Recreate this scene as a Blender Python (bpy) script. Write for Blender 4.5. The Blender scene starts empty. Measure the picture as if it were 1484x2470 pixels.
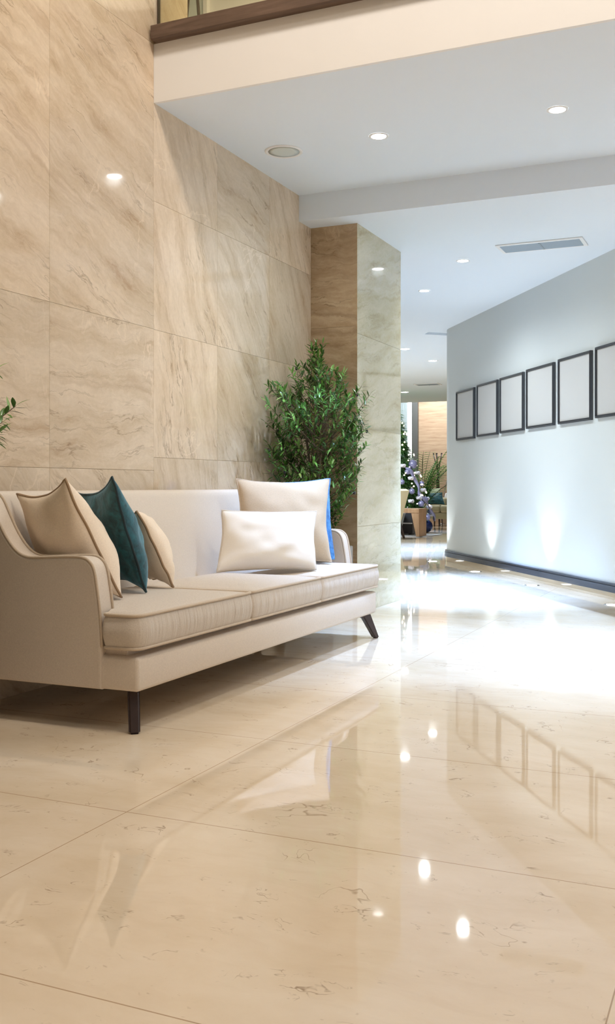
import bpy, bmesh, math, random
from mathutils import Vector, Matrix, noise as mnoise

S = bpy.context.scene
COL = S.collection
PI = math.pi

# ------------------------------------------------------------------ camera
YAW = 23.995
cam_d = bpy.data.cameras.new('camera'); cam = bpy.data.objects.new('camera', cam_d); COL.objects.link(cam)
cam_d.sensor_fit = 'HORIZONTAL'; cam_d.sensor_width = 36.0; cam_d.lens = 2415.0 / 1484.0 * 36.0
cam_d.shift_x = 0.0; cam_d.shift_y = -63.0 / 1484.0
cam_d.clip_start = 0.05; cam_d.clip_end = 100
cam.location = (0, 0, 0.88); cam.rotation_euler = (PI / 2, 0, math.radians(YAW))
S.camera = cam

# ------------------------------------------------------------------ world, exposure, sampling
S.view_settings.view_transform = 'Standard'; S.view_settings.look = 'None'
S.view_settings.gamma = 1.0; S.view_settings.use_curve_mapping = False
S.view_settings.exposure = 0.0
W = bpy.data.worlds.new('world'); S.world = W; W.use_nodes = True
bgn = W.node_tree.nodes['Background']; bgn.inputs[0].default_value = (1.0, 0.90, 0.80, 1); bgn.inputs[1].default_value = 0.19
S.cycles.max_bounces = 8; S.cycles.diffuse_bounces = 5; S.cycles.glossy_bounces = 4; S.cycles.transmission_bounces = 4
S.cycles.transparent_max_bounces = 8; S.cycles.sample_clamp_indirect = 6.0; S.cycles.sample_clamp_direct = 0.0
S.cycles.caustics_reflective = False; S.cycles.caustics_refractive = False
S.cycles.use_denoising = True; S.cycles.blur_glossy = 0.5

WARM = (1.0, 0.90, 0.79); COOL = (0.50, 0.81, 1.46); SPILL = (0.88, 0.98, 1.04)

def area_light(name, loc, size, power, color, rot=(0, 0, 0), shape='DISK', size_y=None, spread=PI):
    d = bpy.data.lights.new(name, 'AREA'); d.shape = shape; d.size = size
    if size_y: d.size_y = size_y
    d.energy = power; d.color = color; d.spread = spread
    o = bpy.data.objects.new(name, d); COL.objects.link(o); o.location = loc; o.rotation_euler = rot
    return o

def spot_light(name, loc, target, power, color, angle, blend, radius=0.04, parent=None):
    d = bpy.data.lights.new(name, 'SPOT'); d.energy = power; d.color = color
    d.spot_size = math.radians(angle); d.spot_blend = blend; d.shadow_soft_size = radius
    o = bpy.data.objects.new(name, d); COL.objects.link(o)
    v = Vector(target) - Vector(loc)
    o.rotation_euler = v.to_track_quat('-Z', 'Y').to_euler()
    if parent is not None:
        o.parent = parent; o.location = Vector(loc) - parent.location
    else:
        o.location = loc
    return o

# lamps of the double-height hall, high above the frame
area_light('hall_lamp', (-1.7, 2.95, 4.9), 0.5, 34, WARM)
area_light('hall_lamp', (-0.3, 2.90, 4.9), 0.5, 38, WARM)
area_light('hall_lamp', (1.1, 2.80, 4.9), 0.5, 38, WARM)
area_light('hall_lamp', (2.5, 2.80, 4.9), 0.5, 30, WARM)
area_light('hall_lamp', (-0.2, 0.9, 5.6), 0.8, 40, WARM)
# upper storey lamp
area_light('landing_lamp', (-2.2, 6.0, 5.3), 0.5, 85, (1.0, 0.86, 0.62))
# area fills added to brighten the far lounge, no fixtures there
area_light('lounge_fill', (-6.0, 15.0, 2.62), 1.6, 130, (0.86, 0.97, 1.05))
area_light('lounge_fill', (-6.6, 20.9, 3.6), 1.5, 140, (0.92, 0.96, 1.0))

# ------------------------------------------------------------------ helpers: objects
def empty(name, loc=(0, 0, 0), rz=0.0):
    o = bpy.data.objects.new(name, None); COL.objects.link(o)
    o.location = loc; o.rotation_euler = (0, 0, rz); o.empty_display_size = 0.1
    return o

def tag(o, label=None, cat=None, group=None, kind=None):
    if label: o['label'] = label
    if cat: o['category'] = cat
    if group: o['group'] = group
    if kind: o['kind'] = kind
    return o

def wloc(o):
    v = Vector((0, 0, 0))
    while o is not None:
        v += Vector(o.location); o = o.parent
    return v

class MB:
    """collects geometry in world coordinates; build() makes ONE mesh object"""
    def __init__(s): s.v = []; s.f = []; s.uv = []; s.sm = []
    def add(s, vs, fs, uvs=None, smooth=False):
        b = len(s.v); s.v += [tuple(p) for p in vs]
        for i, f in enumerate(fs):
            s.f.append([k + b for k in f]); s.uv.append(uvs[i] if uvs else None); s.sm.append(smooth)
        return s
    def bm(s, bm, smooth=False):
        bm.verts.index_update()
        s.add([v.co[:] for v in bm.verts], [[v.index for v in f.verts] for f in bm.faces], None, smooth); bm.free()
        return s
    def box(s, x0, x1, y0, y1, z0, z1, bev=0.0, seg=2, smooth=False):
        bm = bmesh.new(); bmesh.ops.create_cube(bm, size=1)
        for v in bm.verts:
            v.co = Vector(((x0 + x1) / 2 + v.co.x * (x1 - x0), (y0 + y1) / 2 + v.co.y * (y1 - y0), (z0 + z1) / 2 + v.co.z * (z1 - z0)))
        if bev: bmesh.ops.bevel(bm, geom=bm.edges[:], offset=bev, segments=seg, profile=0.5, affect='EDGES')
        return s.bm(bm, smooth)
    def prism(s, pts, axis, a0, a1, bev=0.0, seg=2, smooth=False):
        """polygon pts (2D) extruded along axis 'x','y' or 'z' from a0 to a1"""
        def P(p, a):
            return (a, p[0], p[1]) if axis == 'x' else (p[0], a, p[1]) if axis == 'y' else (p[0], p[1], a)
        bm = bmesh.new()
        A = [bm.verts.new(P(p, a0)) for p in pts]; B = [bm.verts.new(P(p, a1)) for p in pts]
        fa = bm.faces.new(A); fb = bm.faces.new(B[::-1]); n = len(pts)
        for i in range(n): bm.faces.new([A[i], B[i], B[(i + 1) % n], A[(i + 1) % n]])
        bmesh.ops.recalc_face_normals(bm, faces=bm.faces[:])
        if bev:
            ed = list({e for f in (fa, fb) for e in f.edges})
            bmesh.ops.bevel(bm, geom=ed, offset=bev, segments=seg, profile=0.5, affect='EDGES')
        return s.bm(bm, smooth)
    def tube(s, pts, r, n=8, closed=False, cap=True, smooth=True):
        pts = [Vector(p) for p in pts]; N = len(pts); rr = r if isinstance(r, (list, tuple)) else [r] * N
        rings = []; prev = None
        for i, p in enumerate(pts):
            if closed: t = pts[(i + 1) % N] - pts[i - 1]
            else: t = pts[min(i + 1, N - 1)] - pts[max(i - 1, 0)]
            if t.length < 1e-9: t = Vector((0, 0, 1))
            t.normalize()
            if prev is None:
                a = Vector((0, 0, 1)) if abs(t.z) < 0.9 else Vector((1, 0, 0))
                u = t.cross(a).normalized()
            else:
                u = prev - t * prev.dot(t)
                u = u.normalized() if u.length > 1e-6 else t.orthogonal().normalized()
            prev = u; w = t.cross(u)
            rings.append([p + (u * math.cos(2 * PI * k / n) + w * math.sin(2 * PI * k / n)) * rr[i] for k in range(n)])
        vs = [q for ring in rings for q in ring]; fs = []
        for i in range(N if closed else N - 1):
            j = (i + 1) % N
            for k in range(n):
                fs.append([i * n + k, i * n + (k + 1) % n, j * n + (k + 1) % n, j * n + k])
        if cap and not closed:
            fs.append(list(range(n))[::-1]); fs.append([(N - 1) * n + k for k in range(n)])
        return s.add(vs, fs, None, smooth)
    def lathe(s, prof, c, n=32, smooth=True, cap=True):
        """prof: (r, z) list, about a vertical axis at c"""
        vs = []; fs = []; m = len(prof)
        for r, z in prof:
            for k in range(n):
                a = 2 * PI * k / n; vs.append((c[0] + r * math.cos(a), c[1] + r * math.sin(a), c[2] + z))
        for i in range(m - 1):
            for k in range(n):
                fs.append([i * n + k, i * n + (k + 1) % n, (i + 1) * n + (k + 1) % n, (i + 1) * n + k])
        if cap and prof[0][0] > 1e-6: fs.append([k for k in range(n)][::-1])
        if cap and prof[-1][0] > 1e-6: fs.append([(m - 1) * n + k for k in range(n)])
        return s.add(vs, fs, None, smooth)
    def ball(s, c, r, n=12, sz=1.0):
        prof = [(max(r * math.sin(PI * i / n), 1e-7), -r * sz * math.cos(PI * i / n)) for i in range(n + 1)]
        return s.lathe(prof, c, n * 2)
    def build(s, name, mat, parent=None, weld=False):
        o_ = wloc(parent) if parent is not None else Vector((0, 0, 0))
        me = bpy.data.meshes.new(name)
        me.from_pydata([(v[0] - o_.x, v[1] - o_.y, v[2] - o_.z) for v in s.v], [], s.f)
        if any(u is not None for u in s.uv):
            L = me.uv_layers.new(name='UVMap')
            for p in me.polygons:
                u = s.uv[p.index]
                if u is None: continue
                for k, li in enumerate(p.loop_indices): L.data[li].uv = u[k]
        for p in me.polygons: p.use_smooth = s.sm[p.index]
        me.materials.append(mat)
        if weld:
            bm = bmesh.new(); bm.from_mesh(me); bmesh.ops.remove_doubles(bm, verts=bm.verts[:], dist=1e-5); bm.to_mesh(me); bm.free()
        me.update()
        o = bpy.data.objects.new(name, me); COL.objects.link(o)
        if parent is not None: o.parent = parent
        return o

def struct(o, label=None):
    o['kind'] = 'structure'
    if label: o['label'] = label
    return o

def copy_tree(o, parent=None):
    c = o.copy(); COL.objects.link(c)
    if parent is not None: c.parent = parent
    for ch in [x for x in bpy.data.objects if x.parent == o]: copy_tree(ch, c)
    return c

# ------------------------------------------------------------------ helpers: materials
def new_mat(name):
    m = bpy.data.materials.new(name); m.use_nodes = True; m.node_tree.nodes.clear()
    N = m.node_tree.nodes; Lk = m.node_tree.links
    out = N.new('ShaderNodeOutputMaterial'); b = N.new('ShaderNodeBsdfPrincipled'); Lk.new(b.outputs[0], out.inputs[0])
    return m, N, Lk, b, out

def lin(r, g, b):
    f = lambda c: (c / 255 / 12.92) if c / 255 <= 0.04045 else ((c / 255 + 0.055) / 1.055) ** 2.4
    return (f(r), f(g), f(b), 1.0)

class NT:
    def __init__(s, N, L): s.N = N; s.L = L
    def put(s, sock, v):
        if hasattr(v, 'links') or hasattr(v, 'is_output'): s.L.new(v, sock)
        else: sock.default_value = v
    def math(s, op, a, b=0.0, c=None, clamp=False):
        n = s.N.new('ShaderNodeMath'); n.operation = op; n.use_clamp = clamp
        s.put(n.inputs[0], a); s.put(n.inputs[1], b)
        if c is not None: s.put(n.inputs[2], c)
        return n.outputs[0]
    def vmath(s, op, a, b=(0, 0, 0)):
        n = s.N.new('ShaderNodeVectorMath'); n.operation = op
        s.put(n.inputs[0], a); s.put(n.inputs[1], b); return n.outputs[0]
    def mapping(s, v, scale=(1, 1, 1), rot=(0, 0, 0), loc=(0, 0, 0)):
        n = s.N.new('ShaderNodeMapping'); s.put(n.inputs['Vector'], v)
        n.inputs['Scale'].default_value = scale; n.inputs['Rotation'].default_value = rot; n.inputs['Location'].default_value = loc
        return n.outputs[0]
    def noise(s, v, scale, detail=4, rough=0.55, dist=0.0, color=False):
        n = s.N.new('ShaderNodeTexNoise'); s.put(n.inputs['Vector'], v); n.inputs['Scale'].default_value = scale
        n.inputs['Detail'].default_value = detail; n.inputs['Roughness'].default_value = rough; n.inputs['Distortion'].default_value = dist
        return n.outputs['Color' if color else 0]
    def ramp(s, f, stops):
        n = s.N.new('ShaderNodeValToRGB'); s.put(n.inputs[0], f); e = n.color_ramp.elements
        while len(e) < len(stops): e.new(0.5)
        for i, (p, c) in enumerate(stops): e[i].position = p; e[i].color = c if len(c) == 4 else (*c, 1)
        return n.outputs[0]
    def mix(s, f, a, b, mode='MIX'):
        n = s.N.new('ShaderNodeMix'); n.data_type = 'RGBA'; n.blend_type = mode
        s.put(n.inputs[0], f); s.put(n.inputs[6], a); s.put(n.inputs[7], b); return n.outputs[2]
    def bump(s, h, strength=0.3, dist=0.01):
        n = s.N.new('ShaderNodeBump'); n.inputs['Strength'].default_value = strength; n.inputs['Distance'].default_value = dist
        s.put(n.inputs['Height'], h); return n.outputs[0]
    def coord(s, which='Object'):
        n = s.N.new('ShaderNodeTexCoord'); return n.outputs[which]

def plain(name, col, rough=0.5, metal=0.0, spec=0.5, bump=0.0, bscale=60, emit=None, estr=0.0, var=0.0):
    m, N, L, b, out = new_mat(name); T = NT(N, L); co = T.coord()
    n = T.noise(co, bscale, 3)
    if var:
        dark = tuple(c * (1 - var) for c in col[:3]) + (1,)
        L.new(T.mix(T.noise(co, 3.0, 4), dark, col), b.inputs['Base Color'])
    else: b.inputs['Base Color'].default_value = col
    b.inputs['Roughness'].default_value = rough; b.inputs['Metallic'].default_value = metal
    b.inputs['Specular IOR Level'].default_value = spec
    if bump: L.new(T.bump(n, bump, 0.002), b.inputs['Normal'])
    if emit: b.inputs['Emission Color'].default_value = emit; b.inputs['Emission Strength'].default_value = estr
    return m

def stone(name, light, mid, dark, rough=0.05, vein=1.0):
    """polished veined stone; UV in metres with its own offset and turn for every slab"""
    m, N, L, b, out = new_mat(name); T = NT(N, L); uv = T.coord('UV')
    d1 = T.vmath('SUBTRACT', T.noise(uv, 2.6, 6, 0.6, color=True), (0.5, 0.5, 0.5))
    sc = N.new('ShaderNodeVectorMath'); sc.operation = 'SCALE'; L.new(d1, sc.inputs[0]); sc.inputs['Scale'].default_value = 0.20
    p = T.vmath('ADD', uv, sc.outputs[0])
    band = T.noise(T.mapping(p, (1.5, 6.5, 1)), 1.0, 9, 0.70)
    base = T.ramp(band, [(0.30, dark), (0.43, mid), (0.56, light), (0.72, tuple(min(1, c * 1.06) for c in light[:3]) + (1,))])
    fib = T.noise(T.mapping(p, (5.0, 60, 1)), 1.0, 4, 0.6)
    col = T.mix(T.math('MULTIPLY', T.ramp(fib, [(0.38, (1, 1, 1)), (0.60, (0, 0, 0))]), 0.30), base, mid)
    cl = T.noise(T.mapping(p, (1.0, 1.8, 1), loc=(5, 1, 0)), 6.0, 7, 0.68)
    col = T.mix(T.math('MULTIPLY', T.ramp(cl, [(0.46, (0, 0, 0)), (0.66, (1, 1, 1))]), 0.42), col, mid)
    cl2 = T.noise(T.mapping(p, (1.0, 2.6, 1), loc=(2, 8, 0)), 3.4, 7, 0.7)
    col = T.mix(T.math('MULTIPLY', T.ramp(cl2, [(0.52, (0, 0, 0)), (0.66, (1, 1, 1))]), 0.45), col, tuple(min(1, c * 1.05) for c in light[:3]) + (1,))
    # broad brown streaks
    bs = T.noise(T.mapping(p, (0.8, 11, 1), loc=(3.1, 7.7, 0)), 1.0, 6, 0.6)
    col = T.mix(T.math('MULTIPLY', T.ramp(bs, [(0.54, (0, 0, 0)), (0.70, (1, 1, 1))]), 0.55 * vein), col, dark)
    # thin dark veins along the bedding
    def line(vec, w):
        n = T.noise(vec, 1.0, 5, 0.55)
        a = T.math('ABSOLUTE', T.math('SUBTRACT', n, 0.5))
        return T.math('SUBTRACT', 1.0, T.math('DIVIDE', a, w), clamp=True)
    msk = T.ramp(T.noise(uv, 2.1, 3), [(0.45, (0, 0, 0)), (0.62, (1, 1, 1))])
    v1 = T.math('MULTIPLY', line(T.mapping(p, (1.2, 8.5, 1), loc=(9, 2, 0)), 0.014), msk)
    dk = tuple(c * 0.62 for c in dark[:3]) + (1,)
    col = T.mix(T.math('MULTIPLY', v1, 0.62 * vein), col, dk)
    # pale crossing veins
    msk2 = T.ramp(T.noise(uv, 1.3, 2), [(0.52, (0, 0, 0)), (0.62, (1, 1, 1))])
    v2 = T.math('MULTIPLY', line(T.mapping(p, (2.4, 0.8, 1), rot=(0, 0, 0.5), loc=(1, 5, 0)), 0.008), msk2)
    col = T.mix(T.math('MULTIPLY', v2, 0.55), col, tuple(min(1, c * 1.18) for c in light[:3]) + (1,))
    # cloudy speckle
    sp = T.noise(uv, 42, 3, 0.6)
    col = T.mix(0.22, col, T.mix(1.0, col, T.ramp(sp, [(0.3, (0.72, 0.69, 0.66)), (0.7, (1.0, 1.0, 1.0))]), 'MULTIPLY'))
    tone = T.ramp(T.noise(uv, 0.5, 1), [(0.35, (0.84, 0.84, 0.83)), (0.62, (1.04, 1.03, 1.02))])
    col = T.mix(1.0, col, tone, 'MULTIPLY')
    L.new(col, b.inputs['Base Color'])
    b.inputs['Roughness'].default_value = rough; b.inputs['IOR'].default_value = 1.5
    b.inputs['Specular IOR Level'].default_value = 0.5
    return m

def floor_mat():
    m, N, L, b, out = new_mat('polished_cream_marble_floor'); T = NT(N, L); co = T.coord('Object')
    d1 = T.vmath('SUBTRACT', T.noise(co, 2.2, 5, color=True), (0.5, 0.5, 0.5))
    sc = N.new('ShaderNodeVectorMath'); sc.operation = 'SCALE'; L.new(d1, sc.inputs[0]); sc.inputs['Scale'].default_value = 0.22
    p = T.vmath('ADD', co, sc.outputs[0])
    a = T.noise(T.mapping(p, (1.0, 1.9, 1), rot=(0, 0, 0.7)), 1.8, 8, 0.62)
    col = T.ramp(a, [(0.28, lin(208, 188, 160)), (0.47, lin(218, 200, 175)), (0.68, lin(226, 211, 190))])
    st = T.noise(T.mapping(p, (2.0, 15, 1), rot=(0, 0, 0.75)), 1.6, 5, 0.6)
    col = T.mix(T.math('MULTIPLY', T.ramp(st, [(0.52, (0, 0, 0)), (0.72, (1, 1, 1))]), 0.18), col, lin(200, 176, 146))
    # little dark fossil scratches: thin ridges of a fine noise, only in patches
    def ridge(vec, scale, w):
        n = T.noise(vec, scale, 3, 0.6, 0.6)
        return T.math('SUBTRACT', 1.0, T.math('DIVIDE', T.math('ABSOLUTE', T.math('SUBTRACT', n, 0.5)), w), clamp=True)
    m1 = T.ramp(T.noise(co, 9.0, 4, 0.65), [(0.57, (0, 0, 0)), (0.66, (1, 1, 1))])
    r1 = T.math('MULTIPLY', ridge(T.mapping(p, (1.0, 1.7, 1), rot=(0, 0, 0.6)), 11, 0.022), m1)
    col = T.mix(T.math('MULTIPLY', r1, 0.72), col, lin(130, 104, 80))
    m2 = T.ramp(T.noise(T.mapping(co, loc=(4, 4, 0)), 3.2, 4), [(0.57, (0, 0, 0)), (0.63, (1, 1, 1))])
    r2 = T.math('MULTIPLY', ridge(T.mapping(p, (1.0, 1.0, 1), loc=(7, 3, 0)), 3.6, 0.007), m2)
    col = T.mix(T.math('MULTIPLY', r2, 0.6), col, lin(140, 112, 84))
    dots = T.noise(T.mapping(co, (1.0, 1.6, 1), rot=(0, 0, 0.6)), 38, 2, 0.5)
    col = T.mix(T.math('MULTIPLY', T.ramp(dots, [(0.70, (0, 0, 0)), (0.76, (1, 1, 1))]), 0.32), col, lin(150, 122, 92))
    # slab joints
    sx = N.new('ShaderNodeSeparateXYZ'); L.new(co, sx.inputs[0])
    def joint(axis, off, per, w):
        t = T.math('DIVIDE', T.math('SUBTRACT', axis, off), per)
        fr = T.math('ABSOLUTE', T.math('SUBTRACT', T.math('SUBTRACT', t, T.math('FLOOR', t)), 0.5))
        dist = T.math('MULTIPLY', T.math('SUBTRACT', 0.5, fr), per)
        return T.math('LESS_THAN', dist, w)
    j = T.math('MAXIMUM', joint(sx.outputs[0], -1.545, 1.325, 0.0014), joint(sx.outputs[1], 1.424, 0.846, 0.0016))
    col = T.mix(T.math('MULTIPLY', j, 0.75), col, lin(150, 118, 84))
    L.new(col, b.inputs['Base Color'])
    L.new(T.math('ADD', T.math('MULTIPLY', T.noise(co, 14, 3), 0.02), 0.020), b.inputs['Roughness'])
    b.inputs['IOR'].default_value = 1.5
    L.new(T.bump(T.noise(co, 3.0, 2), 0.02, 0.01), b.inputs['Normal'])
    return m

def fabric(name, col, weave=900, bump=0.25, rough=0.85, sheen=0.15, wrinkle=0.0, var=0.08):
    m, N, L, b, out = new_mat(name); T = NT(N, L); co = T.coord('Object')
    a = T.noise(T.mapping(co, (1, 1, 5)), weave / 6, 2); c = T.noise(T.mapping(co, (5, 5, 1)), weave / 6, 2)
    h = T.math('ADD', a, c)
    dark = tuple(x * (1 - var * 2.2) for x in col[:3]) + (1,)
    cc = T.mix(T.ramp(T.math('MULTIPLY', h, 0.5), [(0.35, (0, 0, 0)), (0.65, (1, 1, 1))]), dark, col)
    cc = T.mix(T.math('MULTIPLY', T.noise(co, 5, 4), var), cc, dark)
    L.new(cc, b.inputs['Base Color'])
    hh = h
    if wrinkle:
        gm = N.new('ShaderNodeNewGeometry'); sp = N.new('ShaderNodeSeparateXYZ'); L.new(gm.outputs['Normal'], sp.inputs[0])
        up = T.math('SUBTRACT', 1.0, T.math('ABSOLUTE', sp.outputs[2]), clamp=True)
        w = T.math('MULTIPLY', T.noise(T.mapping(co, (1.5, 14, 1.0)), 2.2, 2, 0.5), T.math('POWER', up, 2.0))
        hh = T.math('ADD', T.math('MULTIPLY', h, 0.06), T.math('MULTIPLY', w, wrinkle))
        L.new(T.bump(hh, 0.9, 0.035), b.inputs['Normal'])
    else:
        L.new(T.bump(hh, bump, 0.0012), b.inputs['Normal'])
    b.inputs['Roughness'].default_value = rough; b.inputs['Specular IOR Level'].default_value = 0.2
    b.inputs['Sheen Weight'].default_value = sheen
    return m

def velvet(name, dark, col, sheen_col, rough=0.6):
    m, N, L, b, out = new_mat(name); T = NT(N, L); co = T.coord('Object')
    n = T.noise(co, 14, 5, 0.65, 1.0); n2 = T.noise(co, 45, 3)
    L.new(T.mix(T.ramp(T.math('ADD', T.math('MULTIPLY', n, 0.7), T.math('MULTIPLY', n2, 0.3)), [(0.38, (0, 0, 0)), (0.62, (1, 1, 1))]), dark, col), b.inputs['Base Color'])
    b.inputs['Roughness'].default_value = rough; b.inputs['Sheen Weight'].default_value = 0.8
    b.inputs['Sheen Tint'].default_value = sheen_col; b.inputs['Sheen Roughness'].default_value = 0.35
    L.new(T.bump(n, 0.35, 0.01), b.inputs['Normal'])
    return m

def wood(name, a, c, scale=(1.2, 22, 1.2), rot=(0, 0, 0), rough=0.4):
    m, N, L, b, out = new_mat(name); T = NT(N, L); co = T.coord('Object')
    n = T.noise(T.mapping(co, scale, rot), 2.0, 6, 0.6, 0.4)
    L.new(T.ramp(n, [(0.32, a), (0.66, c)]), b.inputs['Base Color']); b.inputs['Roughness'].default_value = rough
    L.new(T.bump(n, 0.08, 0.003), b.inputs['Normal'])
    return m

def leaf_mat(name, stops, rough=0.35, trans=0.25):
    m, N, L, b, out = new_mat(name); T = NT(N, L); uv = T.coord('UV')
    sx = N.new('ShaderNodeSeparateXYZ'); L.new(uv, sx.inputs[0])
    col = T.ramp(sx.outputs[0], stops)
    L.new(col, b.inputs['Base Color']); b.inputs['Roughness'].default_value = rough
    tr = N.new('ShaderNodeBsdfTranslucent'); L.new(col, tr.inputs[0])
    mx = N.new('ShaderNodeMixShader'); mx.inputs[0].default_value = trans
    L.new(b.outputs[0], mx.inputs[1]); L.new(tr.outputs[0], mx.inputs[2]); L.new(mx.outputs[0], out.inputs[0])
    return m

def glass_mat(name, tint):
    m, N, L, b, out = new_mat(name)
    t = N.new('ShaderNodeBsdfTransparent'); t.inputs[0].default_value = tint
    g = N.new('ShaderNodeBsdfGlossy'); g.inputs['Roughness'].default_value = 0.02
    fr = N.new('ShaderNodeFresnel'); fr.inputs[0].default_value = 1.45
    mx = N.new('ShaderNodeMixShader'); L.new(fr.outputs[0], mx.inputs[0]); L.new(t.outputs[0], mx.inputs[1]); L.new(g.outputs[0], mx.inputs[2])
    L.new(mx.outputs[0], out.inputs[0]); return m

M = {}
M['stone'] = stone('veined_beige_stone', lin(232, 213, 188), lin(217, 195, 166), lin(186, 157, 126))
M['pier_stone_shaded'] = stone('shaded_brown_stone', lin(196, 170, 136), lin(172, 143, 108), lin(134, 104, 74), 0.08)  # pier stone, front copy: shade put into the brown colour
M['pier_stone_lit'] = stone('lit_bedded_stone', lin(222, 212, 184), lin(206, 194, 160), lin(172, 156, 118), 0.05, 0.8)  # same pier stone, side copy: greenish corridor light put into the colour
M['backing'] = plain('joint_grout', lin(190, 164, 132), 0.9, bump=0.1)
M['floor'] = floor_mat()
M['white'] = plain('white_ceiling_paint', lin(233, 241, 249), 0.9, spec=0.1, bump=0.02, bscale=200)
M['cream'] = plain('cream_wall_paint', lin(242, 241, 240), 0.85, spec=0.15, bump=0.03, bscale=90, var=0.04)
M['grey_wall'] = plain('pale_grey_wall_paint', lin(222, 226, 224), 0.75, spec=0.2, bump=0.03, bscale=150)
M['skirt'] = plain('polished_skirting_stone', lin(226, 208, 180), 0.06, var=0.1)
M['navy_trim'] = plain('dark_blue_grey_lacquer', lin(54, 60, 72), 0.25)
M['cap_wood'] = wood('dark_walnut_cap', lin(84, 66, 54), lin(112, 90, 76), (1.5, 20, 20), rough=0.5)
M['glass'] = glass_mat('clear_balustrade_glass', (0.93, 0.90, 0.78, 1))
M['metal_dark'] = plain('dark_bronze_metal', lin(80, 66, 56), 0.4, 0.7)
M['chrome'] = plain('brushed_steel', lin(200, 200, 200), 0.25, 1.0)
M['linen'] = fabric('oatmeal_linen', lin(223, 210, 195))
M['linen_w'] = fabric('oatmeal_linen_ruched', lin(224, 211, 196), wrinkle=1.3)
M['pipe'] = fabric('linen_piping', lin(206, 188, 166))
M['tan'] = fabric('tan_woven_fabric', lin(248, 230, 208), weave=600, bump=0.4, var=0.06)
M['beige'] = fabric('beige_woven_fabric', lin(204, 184, 158), weave=600, bump=0.4, var=0.07)
M['tan_pipe'] = fabric('brown_piping', lin(172, 144, 114))
M['cream_fab'] = fabric('ivory_fabric', lin(238, 230, 218), weave=1200, bump=0.15, var=0.04)
M['ivory_pipe'] = fabric('ivory_piping', lin(214, 202, 186))
M['teal'] = velvet('teal_velvet', lin(16, 52, 58), lin(32, 96, 108), (0.35, 0.65, 0.85, 1))
M['teal_pipe'] = velvet('teal_piping', lin(10, 34, 40), lin(16, 50, 58), (0.2, 0.4, 0.5, 1))
M['blue'] = velvet('blue_satin', lin(40, 96, 156), lin(84, 148, 204), (0.6, 0.8, 1.0, 1), 0.4)
M['leg'] = plain('dark_brown_lacquer', lin(58, 44, 40), 0.3)
M['black_frame'] = plain('black_frame_lacquer', lin(60, 62, 66), 0.3)
M['sheet'] = plain('blank_white_sheet', lin(208, 206, 202), 0.7, bump=0.02)
M['trim_white'] = plain('white_fitting', lin(240, 240, 240), 0.4)
M['lens'] = plain('lit_lens', (1, 1, 1, 1), 0.3, emit=(1.0, 0.99, 1.0, 1), estr=40.0)
M['lens_up'] = plain('lit_floor_lens', (1, 1, 1, 1), 0.3, emit=(0.95, 0.98, 1.0, 1), estr=14.0)
M['grille'] = plain('grey_speaker_grille', lin(208, 212, 204), 0.6, bump=0.2, bscale=500)
M['vent'] = plain('grey_vent_metal', lin(140, 150, 156), 0.5, 0.2)
M['vent_dark'] = plain('vent_cavity', lin(60, 68, 74), 0.8)
M['planter'] = plain('grey_planter', lin(150, 146, 138), 0.6, bump=0.1)
M['soil'] = plain('potting_soil', lin(60, 44, 32), 0.95, bump=0.8, bscale=80)
M['bark'] = plain('olive_bark', lin(104, 86, 66), 0.85, bump=0.6, bscale=60, var=0.3)
M['olive_leaf'] = leaf_mat('olive_leaves', [(0.0, lin(52, 76, 40)), (0.40, lin(80, 118, 56)), (0.70, lin(112, 164, 72)), (0.95, lin(174, 200, 120))], .22, .3)
M['olive'] = plain('dark_olives', lin(40, 34, 38), 0.3)

# ================================================================== SETTING
rnd = random.Random(7)
XW = -2.834

def slab_uv(w, h, ang, rr):
    ox, oy = rr.uniform(0, 40), rr.uniform(0, 40); c, s = math.cos(ang), math.sin(ang)
    return [(ox + c * a - s * b_, oy + s * a + c * b_) for a, b_ in ((0, 0), (w, 0), (w, h), (0, h))]

def slab_face(mb, o, du, dv, w, h, ang, rr, gap=0.0007, th=0.004):
    """one stone slab: origin o, in-plane unit vectors du, dv; thin bevelled edge down to the backing"""
    o = Vector(o); du = Vector(du); dv = Vector(dv); n = du.cross(dv)
    P = [o + du * a + dv * b_ for a, b_ in ((gap, gap), (w - gap, gap), (w - gap, h - gap), (gap, h - gap))]
    Q = [p - n * th for p in P]
    uv = slab_uv(w, h, ang, rr)
    mb.add(P + Q, [[0, 1, 2, 3]] + [[k, k + 4, (k + 1) % 4 + 4, (k + 1) % 4] for k in range(4)],
           [uv] + [[uv[k], uv[k], uv[(k + 1) % 4], uv[(k + 1) % 4]] for k in range(4)])

# floor
struct(MB().add([(-13, -3, 0), (5, -3, 0), (5, 25, 0), (-13, 25, 0), (-13, -3, -.1), (5, -3, -.1), (5, 25, -.1), (-13, 25, -.1)],
       [[0, 1, 2, 3], [7, 6, 5, 4], [0, 4, 5, 1], [1, 5, 6, 2], [2, 6, 7, 3], [3, 7, 4, 0]]).build('floor', M['floor']), 'polished cream marble floor in large slabs')

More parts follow.
